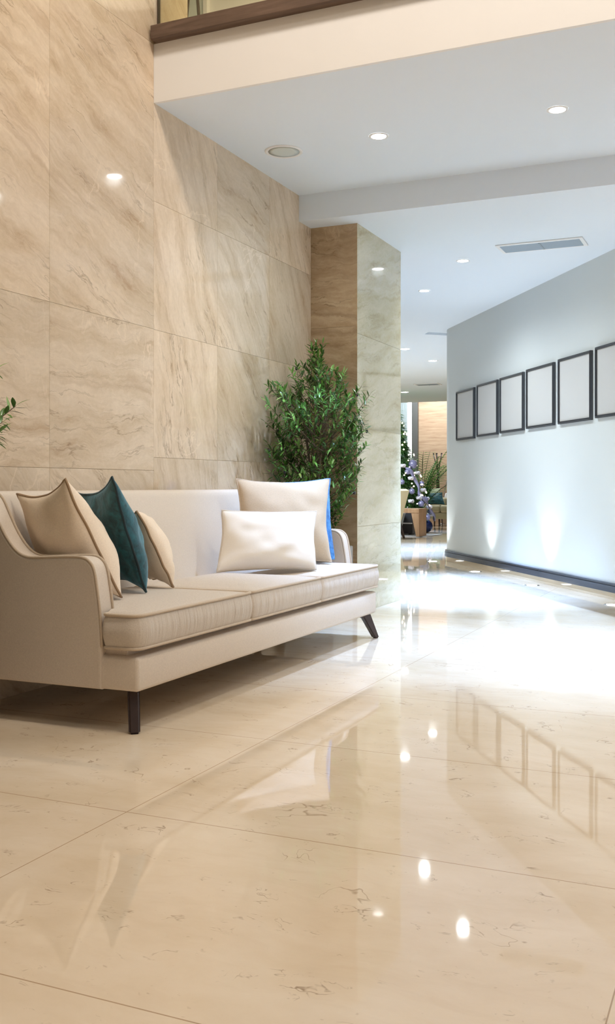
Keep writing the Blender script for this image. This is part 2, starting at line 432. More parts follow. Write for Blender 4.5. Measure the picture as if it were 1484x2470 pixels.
# left wall: slabs facing +X   (du along -Y so that du x dv = +X ... use du=+Y, dv=+Z -> +X)
wl = MB()
colsA = [-1.5, -0.66, 0.18, 1.02, 1.87, 2.72, 3.57, 4.409]
rowsA = [0.0, 0.24, 0.96, 1.692, 3.165, 4.63, 5.8]
for i in range(len(colsA) - 1):
    for k in range(len(rowsA) - 1):
        ang = rnd.uniform(0.10, 0.42) if k > 1 else rnd.uniform(0.6, 0.9)
        if k >= 3: ang = rnd.uniform(0.34, 0.5)
        if k >= 4: ang = rnd.uniform(0.5, 0.66)
        if k == 2: ang = rnd.uniform(-0.05, 0.10)
        slab_face(wl, (XW, colsA[i], rowsA[k]), (0, 1, 0), (0, 0, 1), colsA[i + 1] - colsA[i], rowsA[k + 1] - rowsA[k], ang, rnd)
colsB = [4.409, 5.083, 5.765, 6.46]
rowsB = [0.0, 0.36, 1.028, 1.69, 2.355, 2.87]
for i in range(3):
    for k in range(len(rowsB) - 1):
        ang = rnd.uniform(0.85, 1.15) if i else rnd.uniform(1.15, 1.35)
        if (i, k) == (1, 4): ang = 0.3
        slab_face(wl, (XW, colsB[i], rowsB[k]), (0, 1, 0), (0, 0, 1), colsB[i + 1] - colsB[i], rowsB[k + 1] - rowsB[k], ang, rnd)
for z0, z1 in ((3.19, 4.63), (4.63, 5.8)):
    slab_face(wl, (XW, 4.409, z0), (0, 1, 0), (0, 0, 1), 0.34, z1 - z0, rnd.uniform(0.5, 0.7), rnd)
struct(wl.build('wall_left', M['stone']), 'tall polished beige stone wall')
struct(MB().box(XW - .25, XW - .004, -1.5, 6.46, 0, 2.9).box(XW - .25, XW - .004, -1.5, 4.75, 2.9, 5.8).build('wall_left_core', M['backing']))

# stone pier at the end of the wall
pr = MB()
zs = [0, 0.62, 1.30, 1.98, 2.70]
for k in range(4): slab_face(pr, (XW, 6.423, zs[k]), (1, 0, 0), (0, 0, 1), 0.349, zs[k + 1] - zs[k], rnd.uniform(-0.05, 0.05), rnd, 0.0006)
struct(pr.build('wall_pier_front', M['pier_stone_shaded']), 'narrow stone pier face coloured brown and shaded, beside the olive tree')
pr = MB()
zs = [0, 0.70, 1.95, 2.70]
zs = [0, 0.60, 1.28, 1.93, 2.70]
for k in range(4): slab_face(pr, (-2.485, 6.423, zs[k]), (0, 1, 0), (0, 0, 1), 0.93, zs[k + 1] - zs[k], rnd.uniform(-0.3, -0.08) + PI, rnd, 0.0008)
struct(pr.build('wall_pier_side', M['pier_stone_lit']), 'stone pier face coloured as lit, along the corridor')
struct(MB().box(XW, -2.489, 6.427, 7.353, 0, 2.70).build('wall_pier_core', M['backing']))

# ceilings, fascia and beam
struct(MB().box(XW, 4.2, 4.43, 6.24, 2.862, 3.16).build('ceiling_upper', M['white']), 'white ceiling under the landing')
struct(MB().box(XW, 4.2, 4.409, 4.43, 2.862, 3.165).build('wall_fascia', M['cream']), 'cream painted landing edge')
A0 = Vector((-.974, 8.026)); DW = Vector((-.567, .824)).normalized(); NW = Vector((-.824, -.567)).normalized()
def wp(s_, off=0.0): q = A0 + DW * s_ + NW * off; return (q.x, q.y)
def slabpoly(name, pts, z0, z1, mat):
    return struct(MB().prism(pts, 'z', z0, z1).build(name, mat))
e0 = wp(-4.6, .2); e1 = wp(4.3, .2)
cut = wp(-2.05, .2)
slabpoly('ceiling_corridor', [(XW, 6.222), (cut[0], 6.222), (e1[0], e1[1]), (-2.6, 12.4), (-2.6, 20.6), (-13, 20.6), (-13, 7.0), (XW, 7.0)], 2.685, 2.87, M['white'])
slabpoly('ceiling_recess', [(cut[0] - .01, 6.222), (4.2, 6.222), (4.2, 12.4), (-2.6, 12.41), (e1[0] - .01, e1[1])], 2.712, 2.87, M['white'])
struct(MB().box(-13, 4.2, 20.6, 25, 3.7, 3.8).box(-13, 4.2, 20.6, 20.7, 2.685, 3.7).build('ceiling_lounge', M['white']))

# right wall with rounded far end
def wall_path(off, smax=3.98, r=0.5):
    pts = [wp(-4.35, off), wp(-2.0, off), wp(0, off), wp(2, off), wp(smax, off)]
    c = A0 + DW * smax - NW * r
    for k in range(1, 17):
        a = (PI / 2) * k / 16 * 1.35
        q = c + (NW * math.cos(a) + DW * math.sin(a)) * (r + off); pts.append((q.x, q.y))
    q = Vector(pts[-1]); a = (PI / 2) * 1.35; t = (-NW * math.sin(a) + DW * math.cos(a)); q2 = q + t * 2.2; pts.append((q2.x, q2.y))
    return pts
def band(name, off0, off1, z0, z1, mat, smooth=True):
    """a wall-following band between depth off0 (outer face) and off1 (behind)"""
    P = wall_path(off0); Q = wall_path(off1); n = len(P); mb = MB(); vs = []
    for (a, b_) in zip(P, Q): vs += [(a[0], a[1], z0), (a[0], a[1], z1), (b_[0], b_[1], z1), (b_[0], b_[1], z0)]
    fs = []
    for i in range(n - 1):
        for k in range(4): fs.append([i * 4 + k, i * 4 + (k + 1) % 4, (i + 1) * 4 + (k + 1) % 4, (i + 1) * 4 + k])
    fs += [[0, 1, 2, 3], [(n - 1) * 4 + k for k in (3, 2, 1, 0)]]
    mb.add(vs, fs); o = struct(mb.build(name, mat)); bm = bmesh.new(); bm.from_mesh(o.data)
    bmesh.ops.recalc_face_normals(bm, faces=bm.faces[:]); bm.to_mesh(o.data); bm.free(); return o
w = band('wall_right', 0.0, -0.16, 0.0, 2.862, M['grey_wall']); w['label'] = 'pale grey painted wall with a rounded end'
band('baseboard_right', 0.012, -0.01, 0.0, 0.056, M['skirt'])['label'] = 'polished beige stone skirting'
band('trim_1', 0.026, -0.01, 0.056, 0.106, M['navy_trim'])['label'] = 'dark moulding above the skirting'
band('trim_2', 0.016, -0.01, 0.106, 0.116, M['navy_trim'])
band('trim_3', 0.022, -0.01, 0.116, 0.126, M['navy_trim'])

# upper storey: cap, landing wall, pale window panel
struct(MB().box(-2.818, 4.2, 4.352, 4.52, 3.165, 3.236, 0.003).build('trim_4', M['cap_wood']), 'dark wood cap along the landing edge')
struct(MB().box(-7, 4.2, 7.4, 7.5, 3.16, 5.8).build('wall_landing', M['cream']), 'cream wall of the upper landing')
struct(MB().box(-7, XW - .25, 4.7, 7.4, 3.06, 3.16).box(XW - .3, 4.2, 6.2, 7.4, 3.06, 3.16).build('floor_landing', M['cream']))
struct(MB().box(-7, 4.2, 4.409, 7.5, 5.8, 5.9).box(-4, 5, -3, 4.409, 5.8, 5.9).build('ceiling_hall', M['white']))
M['pale_panel'] = plain('pale_blue_frosted_panel', lin(214, 224, 220), 0.35)
wn = struct(MB().box(-5.4, -4.215, 7.37, 7.40, 3.2, 5.6).build('window_1', M['pale_panel']), 'pale blue frosted panel on the upper landing')
MB().box(-4.235, -4.2, 7.35, 7.40, 3.16, 5.65).build('window_frame', M['cream'], wn)

# lounge walls
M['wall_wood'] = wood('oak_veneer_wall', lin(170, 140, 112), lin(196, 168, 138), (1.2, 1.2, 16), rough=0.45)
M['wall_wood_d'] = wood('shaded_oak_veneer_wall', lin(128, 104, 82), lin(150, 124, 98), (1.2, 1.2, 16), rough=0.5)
M['dark_panel'] = plain('dark_grey_panel', lin(92, 92, 88), 0.4)
M['pale_ribbed'] = plain('pale_ribbed_panel', lin(186, 198, 198), 0.5, bump=0.3)
M['strip'] = plain('lit_light_strip', (1, 1, 1, 1), 0.4, emit=(1, 1, 1, 1), estr=2.6)
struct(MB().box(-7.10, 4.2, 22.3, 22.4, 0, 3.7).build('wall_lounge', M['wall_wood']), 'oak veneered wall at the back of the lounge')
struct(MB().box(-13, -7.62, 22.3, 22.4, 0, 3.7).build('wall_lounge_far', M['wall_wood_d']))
struct(MB().box(-7.24, -7.10, 22.22, 22.4, 0, 3.7).box(-7.64, -7.56, 22.2, 22.4, 0, 3.7).build('trim_5', M['dark_panel']), 'dark upright panels beside the light strip')
rb = MB().box(-7.56, -7.36, 22.28, 22.4, 0, 3.7)
for k in range(10): rb.box(-7.555 + k * .02, -7.543 + k * .02, 22.26, 22.3, 0, 3.7)
struct(rb.build('trim_6', M['pale_ribbed']), 'pale ribbed panel')
struct(MB().box(-7.355, -7.245, 22.26, 22.4, 0, 3.7).build('trim_7', M['strip']), 'tall white lit strip')
struct(MB().box(-13.1, -13, -3, 25, 0, 3.8).build('wall_lounge_side', M['grey_wall']))

# ================================================================== FITTINGS ON CEILING, WALL AND FLOOR
def downlight(x, y, z, r, label, power, angle=54, blend=1.0, color=COOL, spill=0.08):
    t = tag(empty('recessed_downlight', (x, y, z)), label, 'downlight', 'recessed ceiling downlights')
    MB().lathe([(r * .98, -.004), (r * 1.12, -.006), (r * 1.30, -.003), (r * 1.32, -.0005)], (x, y, z), 36, cap=False).build('trim_ring', M['trim_white'], t)
    MB().lathe([(1e-7, -.0035), (r * .99, -.0035)], (x, y, z), 36).build('lens', M['lens'], t)
    if power:
        spot_light('downlight_beam', (x, y, z - .02), (x, y, 0), power, color, angle, blend, r * .9, t)
        spot_light('downlight_spill', (x, y, z - .02), (x, y, 0), power * spill, SPILL, 165, 1.0, r * .9, t)
    return t
Z1, Z2 = 2.862, 2.685
downlight(-1.937, 5.345, Z1, .043, 'round recessed downlight in the raised ceiling, nearest the speaker grille', 290, spill=.16, angle=64)
downlight(-.941, 5.351, Z1, .043, 'round recessed downlight in the raised ceiling, farthest from the speaker grille', 290, spill=.16, angle=64)
downlight(.055, 5.35, Z1, .043, 'round recessed downlight in the raised ceiling, beyond the picture edge', 290, spill=.16, angle=64)
downlight(1.05, 5.35, Z1, .043, 'unseen downlight added in the raised ceiling, second one beyond the picture edge', 290, spill=.16, angle=64)  # added out of view to brighten the floor and ceiling on the right
downlight(-2.124, 7.836, Z2, .043, 'round recessed downlight in the corridor ceiling, closest to the long air vent', 1200, spill=.045)
downlight(-2.776, 8.894, Z2, .043, 'round recessed downlight in the corridor ceiling, second one past the long air vent', 1200)
downlight(-4.19, 12.57, Z2, .06, 'round recessed downlight by the pier edge in the far corridor ceiling', 1200)
downlight(-4.22, 13.92, Z2, .06, 'round recessed downlight between the pier and the rounded wall end', 1200)
downlight(-6.12, 18.35, Z2, .07, 'small recessed downlight beside the far small ceiling vent', 420)

t = tag(empty('ceiling_speaker', (-2.54, 5.362, Z1)), 'round grey speaker grille set flush in the white ceiling', 'speaker')
MB().lathe([(.093, -.004), (.104, -.009), (.113, -.004), (.114, -.0005)], (-2.54, 5.362, Z1), 48, cap=False).build('rim', M['trim_white'], t)
MB().lathe([(1e-7, -.006), (.06, -.006), (.0935, -.004)], (-2.54, 5.362, Z1), 48).build('grille', M['grille'], t)

def air_vent(x0, x1, y0, y1, z, label, slats):
    t = tag(empty('air_vent', ((x0 + x1) / 2, (y0 + y1) / 2, z)), label, 'air vent'); f = .028
    fr = MB()
    for a in ((x0 - f, x1 + f, y0 - f, y0), (x0 - f, x1 + f, y1, y1 + f), (x0 - f, x0, y0, y1), (x1, x1 + f, y0, y1)):
        fr.box(a[0], a[1], a[2], a[3], z - .010, z - .0005, .003)
    fr.build('vent_frame', M['trim_white'], t)
    MB().box(x0, x1, y0, y1, z - .003, z - .0005).build('backing', M['vent_dark'], t)
    sl = MB(); n = slats
    for k in range(n):
        yy = y0 + (k + .5) * (y1 - y0) / n
        sl.add([(x0, yy - .004, z - .004), (x1, yy - .004, z - .004), (x1, yy + .007, z - .010), (x0, yy + .007, z - .010),
                (x0, yy - .004, z - .006), (x1, yy - .004, z - .006), (x1, yy + .007, z - .012), (x0, yy + .007, z - .012)],
               [[0, 1, 2, 3], [7, 6, 5, 4], [0, 4, 5, 1], [2, 6, 7, 3], [1, 5, 6, 2], [3, 7, 4, 0]])
    sl.build('slats', M['vent'], t)
    MB().box((x0 + x1) / 2 - .006, (x0 + x1) / 2 + .006, y0, y1, z - .013, z - .004).build('mullion', M['vent'], t)
air_vent(-1.74, -1.155, 7.455, 7.665, Z2, 'long white framed air vent in the corridor ceiling', 12)
air_vent(-5.48, -5.08, 17.0, 17.22, Z2, 'small far air vent in the lounge ceiling', 4)

for k, (s_, lab) in enumerate([(4.04, 'flush round floor uplight at the rounded wall end'),
                   (2.62, 'flush round floor uplight below the second picture from the rounded wall end'),
                   (1.18, 'flush round floor uplight below the gap between the fourth and fifth pictures'),
                   (-.30, 'flush round floor uplight below the picture cut by the photo edge'),
                   (-1.74, 'flush round floor uplight nearest the landing, beyond the picture edge')]):
    x, y = wp(s_, .175)
    t = tag(empty('floor_uplight', (x, y, 0)), lab, 'uplight', 'floor uplights along the grey wall')
    MB().lathe([(.046, .003), (.060, .0035), (.066, .0005)], (x, y, 0), 36, cap=False).build('rim', M['chrome'], t)
    MB().lathe([(.0465, .003), (1e-7, .004)], (x, y, 0), 36).build('lens', M['lens_up'], t)
    wx, wy = wp(s_, .03)
    spot_light('uplight_beam', (x, y, .02), (wx, wy, 1.1), 20, (.92, .97, 1.0), 70, 1.0, .03, t)

# six pictures on the right wall
frames = [(3.087, 3.662, 1.391, 1.941, 0), (2.411, 2.997, 1.399, 1.953, 0), (1.750, 2.338, 1.404, 1.957, 0),
          (1.072, 1.672, 1.408, 1.962, .004), (.364, .978, 1.413, 1.976, 0), (-.33, .283, 1.420, 1.986, 0)]
names = ['first', 'second', 'third', 'fourth', 'fifth', 'sixth']
for (s0, s1, z0, z1, tw), nm in zip(frames, names):
    c = wp((s0 + s1) / 2, 0); t = tag(empty('picture_frame', (c[0], c[1], (z0 + z1) / 2)),
        'black framed blank picture, %s of the row counted from the rounded wall end' % nm, 'picture', 'blank pictures on the grey wall')
    fw = .022
    def bx(mb, a0, a1, b0, b1, d0, d1, ch=0.0):
        P = []
        for d, i in ((d0, 0.0), (d1, ch)):
            for (a, b_) in ((a0 + i, b0 + i), (a1 - i, b0 + i), (a1 - i, b1 - i), (a0 + i, b1 - i)):
                q = wp(a, d); P.append((q[0], q[1], b_))
        mb.add(P, [[4, 5, 6, 7][::-1], [0, 1, 2, 3], [0, 1, 5, 4][::-1], [1, 2, 6, 5][::-1], [2, 3, 7, 6][::-1], [3, 0, 4, 7][::-1]])
    mb = MB(); z0 += tw; z1 += tw
    for a in ((s0, s1, z0, z0 + fw), (s0, s1, z1 - fw, z1), (s0, s0 + fw, z0 + fw, z1 - fw), (s1 - fw, s1, z0 + fw, z1 - fw)):
        bx(mb, *a, .002, .024, .0)
    for a in ((s0 + .004, s1 - .004, z0 + .004, z0 + .014), (s0 + .004, s1 - .004, z1 - .014, z1 - .004), (s0 + .004, s0 + .014, z0 + .014, z1 - .014), (s1 - .014, s1 - .004, z0 + .014, z1 - .014)):
        bx(mb, *a, .024, .029, .002)
    mb.build('moulding', M['black_frame'], t)
    mb = MB(); bx(mb, s0 + fw, s1 - fw, z0 + fw, z1 - fw, .004, .016); mb.build('blank_sheet', M['sheet'], t)

# glass balustrade on the landing
t = tag(empty('glass_balustrade', (0.6, 4.45, 3.236)), 'clear frameless glass balustrade on the dark wood cap', 'balustrade')
MB().box(XW + .004, 4.1, 4.446, 4.458, 3.238, 4.25).build('glass_panel', M['glass'], t)
MB().box(XW + .001, XW + .006, 4.440, 4.464, 3.238, 4.25).build('wall_channel', M['metal_dark'], t)
MB().prism([(XW + .01, 3.237), (XW + .06, 3.237), (XW + .01, 3.262)], 'y', 4.436, 4.468).build('clamp', M['metal_dark'], t)
# thin tripod stand on the landing
t = tag(empty('tripod_stand', (-4.02, 6.9, 3.16)), 'thin dark metal tripod stand behind the glass balustrade', 'stand')
for dx, dy in ((.16, -.06), (-.20, -.10), (.02, .22)):
    MB().tube([(-4.02 + dx, 6.9 + dy, 3.165), (-4.06 + dx * .08, 6.9 + dy * .1, 5.0)], .011, 8).build('leg', M['metal_dark'], t)
MB().lathe([(.03, 0), (.03, .06)], (-4.06, 6.9, 4.96), 16).build('hub', M['metal_dark'], t)

# ================================================================== SOFA
SY0, SY1 = 2.985, 5.46
def dense(pts, k=5):
    out = []; n = len(pts)
    for i in range(n - 1):
        p0, p1, p2, p3 = pts[max(i - 1, 0)], pts[i], pts[i + 1], pts[min(i + 2, n - 1)]
        for j in range(k):
            t = j / k
            out.append(tuple(.5 * (2 * p1[c] + (p2[c] - p0[c]) * t + (2 * p0[c] - 5 * p1[c] + 4 * p2[c] - p3[c]) * t * t + (3 * p1[c] - p0[c] - 3 * p2[c] + p3[c]) * t ** 3) for c in (0, 1)))
    out.append(pts[-1]); return out
sofa = tag(empty('sofa', (-2.4, 4.2, 0)), 'long oatmeal linen three seat sofa with dark legs against the stone wall', 'sofa')
FX = -1.99
MB().box(-2.79, FX, SY0 + .008, SY1 - .008, .147, .272, .014, 3, True).build('base_frame', M['linen'], sofa)
MB().box(-2.76, FX - .06, SY0 + .03, SY1 - .03, .268, .305, .004).build('seat_deck', M['linen'], sofa)
arm_prof = [(-2.142, .147), (-2.142, .30), (-2.150, .42), (-2.166, .53), (-2.178, .58), (-2.196, .605), (-2.228, .619), (-2.30, .620), (-2.44, .613), (-2.485, .616),
            (-2.520, .630), (-2.555, .660), (-2.590, .705), (-2.625, .765), (-2.655, .820), (-2.68, .846), (-2.71, .857), (-2.79, .857), (-2.80, .147)]
arm_prof = arm_prof[:1] + dense(arm_prof[1:-2]) + arm_prof[-2:]
for y0, y1, yo in ((SY0, SY0 + .088, SY0), (SY1 - .088, SY1, SY1)):
    a = MB().prism(arm_prof, 'y', y0, y1, .010, 3, False).build('armrest', M['linen'], sofa)
    for yy in (y0 + .004, y1 - .004):
        MB().tube([(x, yy, z) for x, z in [(p[0] + .002, p[1] + .001) for p in arm_prof[1:-2]]], .0055, 8).build('piping', M['pipe'], a)
bk = MB().prism(dense([(-2.56, .30), (-2.58, .42), (-2.612, .56), (-2.648, .70), (-2.682, .80), (-2.698, .838), (-2.715, .853), (-2.74, .859), (-2.785, .857), (-2.805, .84)], 6) + [ (-2.80, .147), (-2.60, .147)],
        'y', SY0 + .02, SY1 - .02, .012, 3).build('backrest', M['linen'], sofa)

def ring_cushion(outline, z0, z1, crown, n_in=7, bulge=.012):
    """upholstered seat cushion: piped edges, bulging boxing, crowned top; outline: list of (x, y)"""
    cx = sum(p[0] for p in outline) / len(outline); cy = sum(p[1] for p in outline) / len(outline); n = len(outline)
    def ring(f, z, off=0.0):
        R = []
        for i, (x, y) in enumerate(outline):
            a = outline[i - 1]; b_ = outline[(i + 1) % n]
            nx, ny = (b_[1] - a[1]), -(b_[0] - a[0]); l = math.hypot(nx, ny) or 1
            R.append((cx + (x - cx) * f + nx / l * off, cy + (y - cy) * f + ny / l * off, z))
        return R
    rings = [ring(.5, z0 + .002), ring(.97, z0, 0)]
    for k in range(0, 9):
        t = k / 8; rings.append(ring(1, z0 + (z1 - z0) * t, bulge * math.sin(PI * t) - .002))
    for k in range(1, n_in + 1):
        f = 1 - k / n_in * .96; rings.append(ring(f, z1 + crown * (1 - f ** 2.4)))
    vs = [p for r in rings for p in r]; fs = []
    for i in range(len(rings) - 1):
        for k in range(n): fs.append([i * n + k, i * n + (k + 1) % n, (i + 1) * n + (k + 1) % n, (i + 1) * n + k])
    fs.append(list(range(n))[::-1]); fs.append([(len(rings) - 1) * n + k for k in range(n)])
    return vs, fs
def rounded(poly, r=.03, seg=5, step=.035):
    """poly: (x, y, radius) counter-clockwise -> dense smooth outline"""
    out = []; n = len(poly)
    for i in range(n):
        p = Vector(poly[i][:2]); a = Vector(poly[i - 1][:2]); b_ = Vector(poly[(i + 1) % n][:2]); rr = poly[i][2]
        d1 = (a - p).normalized(); d2 = (b_ - p).normalized()
        q1 = p + d1 * rr; q2 = p + d2 * rr
        for k in range(seg + 1):
            t = k / seg; out.append((q1 * (1 - t) ** 2 + p * 2 * t * (1 - t) + q2 * t * t))
    res = []; m = len(out)
    for i in range(m):
        p, q = out[i], out[(i + 1) % m]; k = max(1, int((q - p).length / step))
        for j in range(k): res.append(tuple(p + (q - p) * j / k))
    return res
CF = -1.982; CB = -2.60; IY0 = SY0 + .094; IY1 = SY1 - .094
seams = (3.863, 4.628)
outs = [[(CB, IY0, .03), (-2.132, IY0, .008), (-2.128, SY0 - .004, .02), (CF, SY0 - .004, .05), (CF, seams[0] - .003, .025), (CB, seams[0] - .003, .03)],
        [(CB, seams[0] + .003, .03), (CF, seams[0] + .003, .025), (CF, seams[1] - .003, .025), (CB, seams[1] - .003, .03)],
        [(CB, seams[1] + .003, .03), (CF, seams[1] + .003, .025), (CF, SY1 + .022, .05), (-2.128, SY1 + .022, .02), (-2.132, IY1, .008), (CB, IY1, .03)]]
for poly in outs:
    ol = rounded(poly[::-1] if False else poly)
    area = sum(ol[i - 1][0] * ol[i][1] - ol[i][0] * ol[i - 1][1] for i in range(len(ol)))
    if area < 0: ol = ol[::-1]
    vs, fs = ring_cushion(ol, .300, .418, .030)
    c = MB().add(vs, fs, None, True).build('seat_cushion', M['linen_w'], sofa)
    pp = MB(); pp.tube([(x, y, .419) for x, y in ol], .006, 8, True); pp.tube([(x, y, .301) for x, y in ol], .0055, 8, True)
    pp.build('piping', M['pipe'], c)

leg_prof = [(-.150, 0), (.0, 0), (.062, -.147), (.030, -.147), (-.048, -.022), (-.150, -.010)]
def sofa_leg(cx, cy, dx, dy):
    d = Vector((dx, dy, 0)).normalized(); n = Vector((-d.y, d.x, 0)); vs = []
    for sgn in (-1, 1):
        for (t, z) in leg_prof:
            wd = .0215 + (.0200 - .0215) * (-z / .147)
            p = Vector((cx, cy, .147)) + d * t + n * (sgn * wd); vs.append((p.x, p.y, .147 + z))
    k = len(leg_prof); bm = bmesh.new(); V = [bm.verts.new(v) for v in vs]
    bm.faces.new(V[:k]); bm.faces.new(V[k:][::-1])
    for i in range(k): bm.faces.new([V[i], V[(i + 1) % k], V[k + (i + 1) % k], V[k + i]])
    bmesh.ops.recalc_face_normals(bm, faces=bm.faces[:]); bmesh.ops.bevel(bm, geom=bm.edges[:], offset=.007, segments=3, affect='EDGES')
    MB().bm(bm).build('leg', M['leg'], sofa)
sofa_leg(-2.035, 3.035, .75, -1.0); sofa_leg(-2.025, 5.42, .8, 1.0); sofa_leg(-2.74, 3.035, -.6, -1.0); sofa_leg(-2.74, 5.41, -.6, 1.0)

# ------------------------------------------------------------------ cushions
def pillow(label, TL, TR, BR, BL, th, mat, pmat, name='cushion', seed=0, pinch=.10, piperad=.0055, wr=.008, sag=0.0, group=None, fb=(1.0, 1.0), side_pinch=None):
    TL, TR, BR, BL = map(Vector, (TL, TR, BR, BL)); N = 30
    nrm = ((TR - TL).cross(BL - TL)).normalized()
    ctr = (TL + TR + BR + BL) / 4
    root = tag(empty(name, (ctr.x, ctr.y, min(BR.z, BL.z))), label, 'cushion', group)
    def base(u, v):
        pv = pinch * (1 - (2 * u - 1) ** 2)
        pu = (pinch if side_pinch is None else side_pinch) * (1 - (2 * v - 1) ** 2)
        uu = .5 + (u - .5) * (1 - pu); vv = .5 + (v - .5) * (1 - pv)
        p = (TL * (1 - uu) + TR * uu) * (1 - vv) + (BL * (1 - uu) + BR * uu) * vv
        ed = mnoise.noise(Vector((u * 5 + seed, v * 5, 3.3))) * .006
        return p + nrm * ed * 2
    def hgt(u, v):
        a = max(0.0, (1 - (2 * u - 1) ** 2) * (1 - (2 * v - 1) ** 2)) ** .48
        v2 = v + sag * (1 - v) * v
        w = mnoise.noise(Vector((u * 3.2 + seed * 7, v * 3.2, seed))) + .6 * mnoise.noise(Vector((u * 8 + seed, v * 6, seed * 2)))
        edge = 4 * min(u, 1 - u, v, 1 - v, .25)
        return a * th * .5 * (1 + .25 * (v2 - .5)) + w * wr * min(1, edge * 1.6)
    vs = []; fs = []
    for side in (1, -1):
        off = len(vs)
        for i in range(N + 1):
            for j in range(N + 1):
                # denser near the seam
                u = .5 - .5 * math.cos(PI * j / N); v = .5 - .5 * math.cos(PI * i / N)
                vs.append(base(u, v) + nrm * side * max(0, hgt(u, v)) * fb[0 if side == 1 else 1])
        for i in range(N):
            for j in range(N):
                q = [off + i * (N + 1) + j, off + i * (N + 1) + j + 1, off + (i + 1) * (N + 1) + j + 1, off + (i + 1) * (N + 1) + j]
                fs.append(q[::-1] if side == 1 else q)
    mb = MB(); mb.add(vs, fs, None, True); o = mb.build('cover', mat, root, weld=True)
    loop = []
    M_ = 24
    for k in range(M_): loop.append(base(k / M_, 0))
    for k in range(M_): loop.append(base(1, k / M_))
    for k in range(M_): loop.append(base(1 - k / M_, 1))
    for k in range(M_): loop.append(base(0, 1 - k / M_))
    MB().tube(loop, piperad, 8, True).build('piping', pmat, root)
    return root

pillow('large tan woven cushion leaning on the near arm of the sofa', (-2.655, 3.15, .850), (-2.325, 3.015, .905), (-2.225, 3.235, .452), (-2.568, 3.30, .456), .21, M['tan'], M['tan_pipe'], seed=1.3, pinch=.17, fb=(1.3, .8), side_pinch=.03)
pillow('dark teal velvet cushion between two tan cushions', (-2.615, 3.47, .853), (-2.275, 3.245, .915), (-2.222, 3.405, .457), (-2.53, 3.59, .460), .16, M['teal'], M['teal_pipe'], seed=4.1, pinch=.17, wr=.011, fb=(1.3, .6), side_pinch=.03)
pillow('small tan cushion leaning beside the teal velvet cushion', (-2.585, 3.72, .750), (-2.335, 3.505, .775), (-2.255, 3.665, .451), (-2.50, 3.86, .460), .14, M['tan'], M['tan_pipe'], seed=8.2, pinch=.10, fb=(1.4, .6), side_pinch=.03)
pillow('large beige woven cushion at the far end of the sofa', (-2.5905, 4.856, 0.9145), (-2.2212, 5.2944, 0.9174), (-2.1424, 5.1368, 0.4584), (-2.5068, 4.7083, 0.4614), .17, M['beige'], M['pipe'], seed=2.7, pinch=.10, fb=(.8, 1.15))
pillow('ivory lumbar cushion in front of the large beige cushion', (-2.497, 4.531, 0.7539), (-2.1719, 4.9939, 0.7401), (-2.0769, 4.7774, 0.448), (-2.4697, 4.4239, 0.448), .15, M['cream_fab'], M['ivory_pipe'], seed=5.5, pinch=.06, wr=.006, fb=(.7, 1.1))
pillow('bright blue satin cushion behind the large beige cushion', (-2.56, 5.09, .90), (-2.285, 5.455, .922), (-2.19, 5.295, .462), (-2.46, 5.02, .462), .06, M['blue'], M['blue'], seed=6.6, pinch=.06, wr=.02)

# ================================================================== OLIVE TREES
def leaf_into(vs, fs, uvs, p, d, up, L, Wd, u, curl=.25):
    """one lance-shaped leaf from p along d; five segments, folded along the midrib"""
    side = d.cross(up)
    if side.length < 1e-4: side = d.orthogonal()
    side.normalize(); nn = side.cross(d).normalized(); b = len(vs)
    prof = [(0, .12), (.25, .75), (.5, 1.0), (.78, .62), (1.0, .04)]
    for t, w_ in prof:
        c = p + d * (L * t) - nn * (curl * L * t * t)
        for sg in (-1, 0, 1): vs.append(tuple(c + side * (sg * Wd * .5 * w_) + nn * (abs(sg) * Wd * .12 * w_)))
    for i in range(4):
        for k in range(2):
            fs.append([b + i * 3 + k, b + i * 3 + k + 1, b + (i + 1) * 3 + k + 1, b + (i + 1) * 3 + k]); uvs.append([(u, .5)] * 4)

